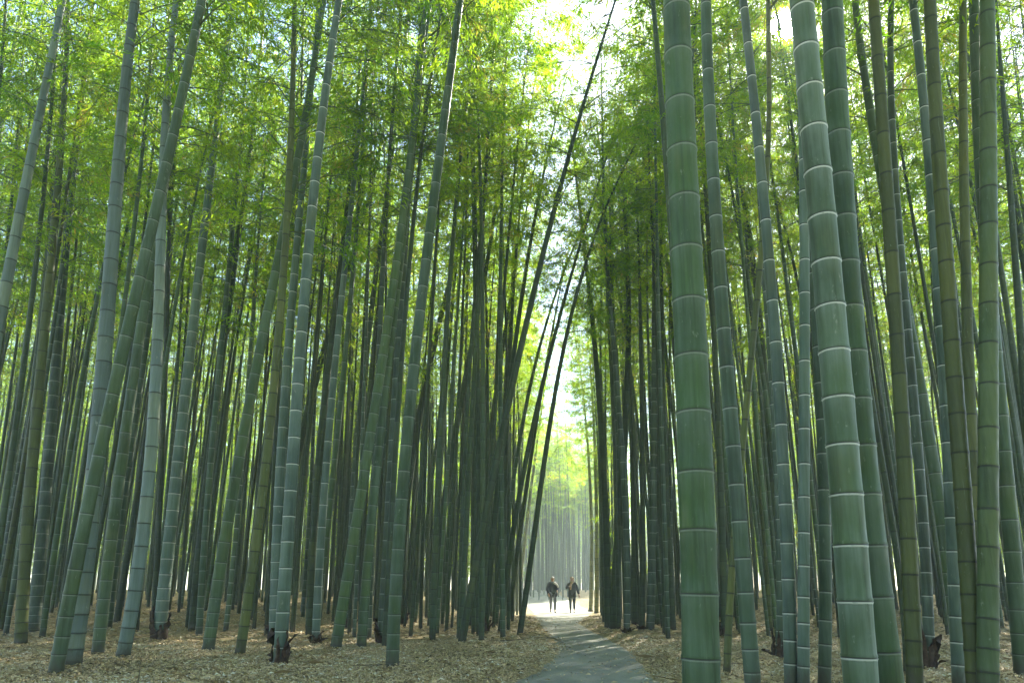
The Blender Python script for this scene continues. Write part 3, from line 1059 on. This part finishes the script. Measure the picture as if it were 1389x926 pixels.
gi, go = ng.nodes.new("NodeGroupInput"), ng.nodes.new("NodeGroupOutput")
mp = ng.nodes.new("GeometryNodeMeshToPoints")
ip = ng.nodes.new("GeometryNodeInstanceOnPoints")
ng.links.new(gi.outputs[0], mp.inputs[0])
ng.links.new(mp.outputs[0], ip.inputs["Points"])
jall = ng.nodes.new("GeometryNodeJoinGeometry")
for k in reversed(order):      # a join lists its last link first
    jn = ng.nodes.new("GeometryNodeJoinGeometry")
    for o in SRC[k]:
        on = ng.nodes.new("GeometryNodeObjectInfo")
        on.transform_space = "ORIGINAL"
        on.inputs["Object"].default_value = o
        ng.links.new(on.outputs["Geometry"], jn.inputs[0])
    g2 = ng.nodes.new("GeometryNodeGeometryToInstance")
    ng.links.new(jn.outputs[0], g2.inputs[0])
    ng.links.new(g2.outputs[0], jall.inputs[0])
ng.links.new(jall.outputs[0], ip.inputs["Instance"])
ip.inputs["Pick Instance"].default_value = True
for nm, ty, sk in (("kind_index", "INT", "Instance Index"), ("lean", "FLOAT_VECTOR", "Rotation"), ("size", "FLOAT", "Scale")):
    an = ng.nodes.new("GeometryNodeInputNamedAttribute")
    an.data_type = ty
    an.inputs["Name"].default_value = nm
    ng.links.new(an.outputs["Attribute"], ip.inputs[sk])
ng.links.new(ip.outputs[0], go.inputs[0])
md = bg.modifiers.new("scatter", "NODES")
md.node_group = ng

# the little gap in the leaves through which the sun shows
import bmesh
bpy.context.view_layer.update()
sray = Vector(sd)
eye = Vector((0, 0, EYE))
n_gap = 0
for o in [o for o in sc.objects if o.name.startswith("crown")]:
    M = o.matrix_world
    near_ray = False
    for t in np.linspace(0.3, 1.0, 8):
        p = M @ Vector((0, 0, LC * 2.2 * t)) - eye
        if (p - sray * p.dot(sray)).length < 2.6 and p.dot(sray) > 0:
            near_ray = True
    if not near_ray:
        continue
    co = np.empty(len(o.data.vertices) * 3, np.float32)
    o.data.vertices.foreach_get("co", co)
    co = co.reshape(-1, 3) @ np.array(M.to_3x3()).T + np.array(M.translation) - np.array(eye)
    t = co @ np.array(sray)
    dist = np.linalg.norm(co - t[:, None] * np.array(sray)[None, :], axis=1)
    hit = np.nonzero((t > 0) & (dist < 0.02 + 0.013 * t))[0]
    if len(hit):
        bm = bmesh.new()
        bm.from_mesh(o.data)
        bm.verts.ensure_lookup_table()
        bmesh.ops.delete(bm, geom=[bm.verts[int(i)] for i in hit], context="VERTS")
        me = o.data.copy()
        bm.to_mesh(me)
        bm.free()
        if o not in [x for v_ in SRC.values() for x in v_]:
            o.data = me
            n_gap += 1
print("crowns with a gap", n_gap)

# ------------------------------------------------------------------ leaf litter
def litter(n, ymin, ymax, leaf, seed, wide=1.0):
    g = np.random.default_rng(seed)
    out, tint = [], []
    while len(out) < n:
        y = math.sqrt(g.uniform(ymin ** 2, ymax ** 2))
        x = g.uniform(-0.86, 0.86) * y
        d = abs(x - path_x(y)) / path_w(y)
        if d < 1.0 and g.random() > 0.02 + 1.3 * max(0, d - 0.72):
            continue
        if d > 1 and g.random() < 0.55 * sm(0.1, 0.4, noise.noise(Vector((x * 1.3, y * 0.9, 9.0)))):
            continue
        z = terrain(x, y) + 0.004 + abs(g.normal(0, 0.012))
        if d < 1.0:
            z += 0.016
        a = g.uniform(0, 6.283)
        l = leaf * g.uniform(0.6, 1.4)
        w = l * g.uniform(0.06, 0.14) * wide
        ti = g.normal(0, 0.16)
        dx, dy = math.cos(a), math.sin(a)
        roll = g.normal(0, 0.4) * w
        m = (x + dx * l * 0.45, y + dy * l * 0.45)
        out.append(((x, y, z), (m[0] - dy * w, m[1] + dx * w, z + 0.012 + roll), (x + dx * l, y + dy * l, z + ti * l * 0.5 + 0.004), (m[0] + dy * w, m[1] - dx * w, z + 0.012 - roll)))
        tint += [min(1, max(0, g.random() + 0.25 * noise.noise(Vector((x * 0.9, y * 0.7, 3.0)))))] * 4
    v = np.array(out).reshape(-1, 3)
    return v, tint


v1, t1 = litter(165000, 3.0, 11, 0.05, 1)
v2, t2 = litter(85000, 10, 26, 0.085, 2)
v3, t3 = litter(700, 3.2, 12, 0.2, 3)       # fallen culm sheaths
v4, t4 = litter(420, 3.3, 14, 0.55, 4, 0.13)   # dead twigs
v = np.concatenate([v1, v2, v3, v4])
fl = obj("fallen_leaves", mesh_np("fallen_leaves", v, np.arange(len(v)).reshape(-1, 4), mat=M_LITTER, attrs={"tint": np.array(t1 + t2 + [0.12 + 0.5 * t for t in t3] + [0.02 + 0.2 * t for t in t4])}, smooth=False))
tag(fl, "dry beige bamboo leaves littering the grove floor", "fallen leaves", None, "stuff")

# ------------------------------------------------------------------ stumps of felled stems
M_STUMP = simple_mat("rotten_stump", (0.035, 0.027, 0.02), 0.85, 0.6, 25, (0.012, 0.009, 0.007), 0.8)
for (px, py, hpx, wpx, lab) in [(364, 838, 40, 9, "blackened bamboo stump behind the blue twin stems"), (2, 826, 45, 12, "blackened bamboo stump at the left edge of the frame")]:
    B, _ = ground_hit(px, py)
    B[2] = terrain(B[0], B[1])
    zc = project(B)[2]
    hgt, rad = hpx / F * zc, wpx / F * zc / 2
    a = np.linspace(0, 2 * math.pi, 14, endpoint=False)
    prof = [(-0.05, 1.25), (0.02, 1.2), (0.15, 1.05), (0.3, 1.0), (0.5, 1.03), (0.52, 0.98), (0.8, 0.96), (1.0, 0.95), (1.0, 0.72), (0.75, 0.7)]
    vv = []
    g = np.random.default_rng(int(px))
    jag = g.uniform(-0.05, 0.09, 14)
    for (t, rr_) in prof:
        for m_, an in enumerate(a):
            zz = t * hgt + (jag[m_] * hgt if t == 1.0 else 0)
            k = rad * rr_ * (1 + 0.05 * math.sin(3 * an + t * 4))
            vv.append((k * math.cos(an), k * math.sin(an), zz))
    idx = np.arange(len(prof) * 14).reshape(len(prof), 14)
    nx2 = np.roll(idx, -1, 1)
    qq = np.stack([idx[:-1].ravel(), nx2[:-1].ravel(), nx2[1:].ravel(), idx[1:].ravel()], 1)
    o = obj("bamboo_stump", mesh_np("bamboo_stump", np.array(vv), qq, mat=M_STUMP))
    o.location = B
    tag(o, lab, "stump")

# ------------------------------------------------------------------ the two walkers
M_SKIN = simple_mat("skin", (0.50, 0.32, 0.24), 0.5, 0.1, 30)
M_NAVY = simple_mat("navy_coat", (0.014, 0.017, 0.034), 0.75, 0.4, 20)
M_BLACK = simple_mat("black_coat", (0.014, 0.015, 0.018), 0.75, 0.4, 20)
M_GREYT = simple_mat("grey_trousers", (0.16, 0.17, 0.20), 0.8, 0.3, 20)
M_BLACKT = simple_mat("black_leggings", (0.011, 0.011, 0.014), 0.7, 0.3, 20)
M_SHOE = simple_mat("pale_shoe", (0.45, 0.43, 0.40), 0.6, 0.2, 30)
M_DSHOE = simple_mat("dark_shoe", (0.05, 0.05, 0.05), 0.6, 0.2, 30)
M_GREYH = simple_mat("grey_hair", (0.30, 0.28, 0.26), 0.6, 0.4, 60)
M_BLOND = simple_mat("fair_hair", (0.33, 0.19, 0.08), 0.5, 0.4, 60)
M_CLOTH = simple_mat("white_cloth", (0.75, 0.75, 0.74), 0.8, 0.1, 20)
M_SCARF = simple_mat("tan_scarf", (0.46, 0.31, 0.17), 0.85, 0.3, 30)
M_EYE = simple_mat("eye", (0.02, 0.015, 0.012), 0.2, 0.1, 10)


def skin_obj(name, parent, mat, verts, edges, radii, sub=1):
    me = bpy.data.meshes.new(name)
    me.from_pydata(verts, edges, [])
    tmp = bpy.data.objects.new(name, me)
    COL.objects.link(tmp)
    tmp.modifiers.new("skin", "SKIN").use_smooth_shade = True
    for i, r in enumerate(radii):
        me.skin_vertices[0].data[i].radius = r if isinstance(r, tuple) else (r, r)
        me.skin_vertices[0].data[i].use_root = i == 0
    s = tmp.modifiers.new("sub", "SUBSURF")
    s.levels = s.render_levels = sub
    bpy.context.view_layer.update()
    dg = bpy.context.evaluated_depsgraph_get()
    res = bpy.data.meshes.new_from_object(tmp.evaluated_get(dg))
    bpy.data.objects.remove(tmp)
    bpy.data.meshes.remove(me)
    res.name = name
    res.materials.clear()
    res.materials.append(mat)
    for p in res.polygons:
        p.use_smooth = True
    return obj(name, res, parent)


def ball(name, parent, mat, c, r, seg=16, clip=None):
    v, q = [], []
    for i in range(seg + 1):
        th = math.pi * i / seg
        for j in range(seg):
            ph = 2 * math.pi * j / seg
            v.append((c[0] + r[0] * math.sin(th) * math.cos(ph), c[1] + r[1] * math.sin(th) * math.sin(ph), c[2] + r[2] * math.cos(th)))
    idx = np.arange((seg + 1) * seg).reshape(seg + 1, seg)
    nx2 = np.roll(idx, -1, 1)
    q = np.stack([idx[:-1].ravel(), idx[1:].ravel(), nx2[1:].ravel(), nx2[:-1].ravel()], 1)
    v = np.array(v)
    if clip:
        q = q[[clip(v[f].mean(0)) for f in q]]
    return obj(name, mesh_np(name, v, q, mat=mat), parent)


def person(label, loc, turn, arms, stride, m_coat, m_leg, m_shoe, m_hair, hem, bulk):
    """faces -y; arms = {side: (elbow, wrist)}"""
    root = bpy.data.objects.new("person", None)
    COL.objects.link(root)
    root.location = loc
    root.rotation_euler = (0, 0, turn)
    root.scale = (1.08, 1.08, 1.08)
    tag(root, label, "person", "two people walking on the path")
    V = [(0, 0, .85), (0, 0.01, 1.02), (0, 0, 1.20), (0, 0.0, 1.325), (0, -0.012, 1.39), (0, -0.03, 1.455), (0, -0.02, 1.53)]
    Rr = [(.13, .10), (.115, .09), (.135, .095), (.06, .055), (.05, .052), (.073, .088), (.066, .078)]
    E = [(0, 1), (1, 2), (2, 3), (3, 4), (4, 5), (5, 6)]
    V.append((0, -0.118, 1.452)); Rr.append(.012); E.append((5, 7))          # nose
    for s in (-1, 1):
        V.append((s * .078, -0.015, 1.46)); Rr.append(.014); E.append((5, len(V) - 1))   # ears
    joints = {}
    for s in (-1, 1):
        el, wr = arms[s]
        sh = len(V)
        V += [(s * .155, 0, 1.275), el, wr]
        Rr += [.058, .043, .027]
        E += [(2, sh), (sh, sh + 1), (sh + 1, sh + 2)]
        d = (Vector(wr) - Vector(el)).normalized()
        side = d.cross(Vector((0, 1, 0.15))).normalized()
        nrm = d.cross(side).normalized()
        pl = Vector(wr) + d * .06
        V.append(tuple(pl)); Rr.append((.036, .018)); E.append((sh + 2, sh + 3))
        for f in range(4):
            off = (f - 1.5) * .019
            k1 = pl + d * .035 + side * off
            ln = (.034, .04, .038, .028)[f]
            k2 = k1 + d * ln + nrm * .008
            k3 = k2 + d * ln * .7 + nrm * .018
            b = len(V)
            V += [tuple(k1), tuple(k2), tuple(k3)]
            Rr += [.0095, .0085, .007]
            E += [(sh + 3, b), (b, b + 1), (b + 1, b + 2)]
        tb = Vector(wr) + d * .03 - side * .034
        b = len(V)
        V += [tuple(tb), tuple(tb + d * .04 - side * .014 + nrm * .01)]
        Rr += [.011, .009]
        E += [(sh + 2, b), (b, b + 1)]
        joints[s] = (V[sh], el, wr)
    legs = {}
    for s in (-1, 1):
        st = stride * s
        hip, kn, an, toe = (s * .085, 0, .82), (s * .085, -st * .55 - .02, .45), (s * .08, -st + .03, .075 + max(0, -st) * .15), (s * .085, -st - .13, .03 + max(0, -st) * .02)
        b = len(V)
        V += [hip, kn, an, toe]
        Rr += [.088, .056, .036, (.034, .026)]
        E += [(0, b), (b, b + 1), (b + 1, b + 2), (b + 2, b + 3)]
        legs[s] = (hip, kn, an, toe)
    skin_obj("body", root, M_SKIN, V, E, Rr, 1)
    # coat
    cv = [(0, 0, hem), (0, 0, (hem + 1.0) / 2), (0, 0, 1.0), (0, 0, 1.19), (0, 0.005, 1.30), (0, 0.01, 1.345)]
    cr = [(.20 * bulk, .165), (.185 * bulk, .155), (.165 * bulk, .14), (.175 * bulk, .135), (.115, .09), (.075, .075)]
    ce = [(i, i + 1) for i in range(5)]
    for s in (-1, 1):
        sh, el, wr = joints[s]
        b = len(cv)
        w2 = Vector(el).lerp(Vector(wr), 0.93)
        cv += [sh, el, tuple(w2)]
        cr += [.085 * bulk, .066 * bulk, .05 * bulk]
        ce += [(3, b), (b, b + 1), (b + 1, b + 2)]
    skin_obj("coat", root, m_coat, cv, ce, cr, 2)
    # trousers
    tv, te, tr = [(0, 0, .86)], [], [(.15, .12)]
    for s in (-1, 1):
        hip, kn, an, toe = legs[s]
        b = len(tv)
        tv += [hip, kn, tuple(Vector(an) + Vector((0, 0.0, .04)))]
        tr += [.098, .068, .05]
        te += [(0, b), (b, b + 1), (b + 1, b + 2)]
    skin_obj("trousers", root, m_leg, tv, te, tr, 1)
    for s in (-1, 1):
        hip, kn, an, toe = legs[s]
        heel = (an[0], an[1] + .05, max(.04, an[2] - .035))
        skin_obj("shoe", root, m_shoe, [heel, (an[0], an[1] - .03, heel[2] + .012), (toe[0], toe[1] - .03, toe[2] + .008)], [(0, 1), (1, 2)], [(.042, .04), (.045, .045), (.038, .03)], 1)
    ball("hair", root, m_hair, (0, 0.005, 1.485), (.093, .105, .108), 20, lambda p: not (p[1] < -0.035 and p[2] < 1.535) and p[2] > 1.40)
    for s in (-1, 1):
        ball("eye", root, M_EYE, (s * .032, -0.106, 1.475), (.012, .008, .008), 8)
    ball("mouth", root, simple_mat("lips", (0.35, 0.12, 0.10), 0.5), (0, -0.104, 1.412), (.024, .01, .007), 8)
    return root


def foot(px, py):
    B, _ = ground_hit(px, py)
    z = max(terrain(B[0], B[1]), terrain(B[0], B[1]) + 0.012)
    return (B[0], B[1], z)


p1 = person("person in a bulky navy coat and grey trousers, white cloth on the shoulder", foot(750, 831), 0.12,
            {-1: ((-.235, .0, 1.03), (-.20, -.13, .82)), 1: ((.235, -.01, 1.04), (.17, -.19, .96))}, .11, M_NAVY, M_GREYT, M_DSHOE, M_GREYH, .66, 1.3)
sk = skin_obj("shawl", p1, M_CLOTH, [(.03, -.11, 1.33), (.13, -.10, 1.27), (.21, -.07, 1.20), (.235, -.11, 1.10)], [(0, 1), (1, 2), (2, 3)], [(.05, .04), (.075, .06), (.065, .05), (.04, .04)], 2)
p2 = person("person in a slim black coat and leggings with a tan scarf", foot(776.5, 831), -0.1,
            {-1: ((-.245, -.02, 1.06), (-.10, -.20, 1.17)), 1: ((.24, .03, 1.02), (.31, -.06, .79))}, -.10, M_BLACK, M_BLACKT, M_SHOE, M_BLOND, .60, 1.08)
skin_obj("scarf", p2, M_SCARF, [(.06, -.02, 1.36), (0, -.10, 1.345), (-.05, -.12, 1.25), (-.06, -.15, 1.10), (-.06, -.155, 1.0)], [(0, 1), (1, 2), (2, 3), (3, 4)], [.045, .06, .055, (.05, .02), (.045, .018)], 2)

# ------------------------------------------------------------------ haze
HZ = 0.0025
hm, nt, out = new_mat("haze")
pv_ = N(nt, "ShaderNodeVolumePrincipled")
pv_.inputs["Color"].default_value = (0.74, 0.90, 1.0, 1)
pv_.inputs["Density"].default_value = HZ
pv_.inputs["Anisotropy"].default_value = 0.35
L(nt, pv_.outputs[0], out.inputs["Volume"])
x0, x1, y0, y1, z0, z1 = -160, 162, -48, 176, -1.2, 20
hv = np.array([(x0, y0, z0), (x1, y0, z0), (x1, y1, z0), (x0, y1, z0), (x0, y0, z1), (x1, y0, z1), (x1, y1, z1), (x0, y1, z1)])
hq = np.array([(0, 3, 2, 1), (4, 5, 6, 7), (0, 1, 5, 4), (1, 2, 6, 5), (2, 3, 7, 6), (3, 0, 4, 7)])
tag(obj("haze", mesh_np("haze", hv, hq, mat=hm, smooth=False)), kind="stuff")

# ------------------------------------------------------------------ light
sdv = ray(*SUN_PX)
sdv = sdv / np.linalg.norm(sdv)
elev = math.asin(sdv[2])
azim = math.atan2(sdv[0], sdv[1])           # clockwise from +y
sun = bpy.data.lights.new("sun", "SUN")
sun.energy = 5.0
sun.angle = math.radians(0.6)
sun.color = (1.0, 0.93, 0.78)
so = bpy.data.objects.new("sun", sun)
COL.objects.link(so)
so.rotation_euler = Vector(sdv).to_track_quat("Z", "Y").to_euler()
so.location = (0, 0, 30)

w = bpy.data.worlds.new("World")
sc.world = w
w.use_nodes = True
nt = w.node_tree
nt.nodes.clear()
sky = N(nt, "ShaderNodeTexSky", sky_type="NISHITA")
sky.sun_disc = False
sky.sun_elevation = elev
sky.sun_rotation = azim
sky.air_density = 1.0
sky.dust_density = 0.5
bgd = N(nt, "ShaderNodeBackground")
bgd.inputs[1].default_value = 0.10
L(nt, sky.outputs[0], bgd.inputs[0])
# the sun itself with its bright surround, seen in the sky
tcw = N(nt, "ShaderNodeTexCoord").outputs["Generated"]
dt = N(nt, "ShaderNodeVectorMath", operation="DOT_PRODUCT")
L(nt, tcw, dt.inputs[0])
dt.inputs[1].default_value = tuple(sdv)
ang = math_(nt, "ARCCOSINE", math_(nt, "MINIMUM", dt.outputs["Value"], 0.9999999))
core = ramp(nt, ang, (math.radians(1.25), math.radians(0.5), 0.0, 40.0))
bg2 = N(nt, "ShaderNodeBackground")
bg2.inputs[0].default_value = (1.0, 0.97, 0.9, 1)
L(nt, core, bg2.inputs[1])
ad = N(nt, "ShaderNodeAddShader")
L(nt, bgd.outputs[0], ad.inputs[0])
L(nt, bg2.outputs[0], ad.inputs[1])
wo = N(nt, "ShaderNodeOutputWorld")
L(nt, ad.outputs[0], wo.inputs[0])

# ------------------------------------------------------------------ render settings
vs = sc.view_settings
sc.display_settings.display_device = "sRGB"
vs.view_transform = "Standard"
vs.look = "None"
vs.exposure = 2.7
vs.gamma = 1.0
vs.use_curve_mapping = False
sc.render.engine = "CYCLES"
cy = sc.cycles
cy.max_bounces = 14
cy.diffuse_bounces = 8
cy.glossy_bounces = 2
cy.transmission_bounces = 12
cy.volume_bounces = 1
cy.transparent_max_bounces = 4
cy.sample_clamp_indirect = 6.0
cy.caustics_reflective = False
cy.caustics_refractive = False
cy.use_denoising = True
sc.render.use_persistent_data = False
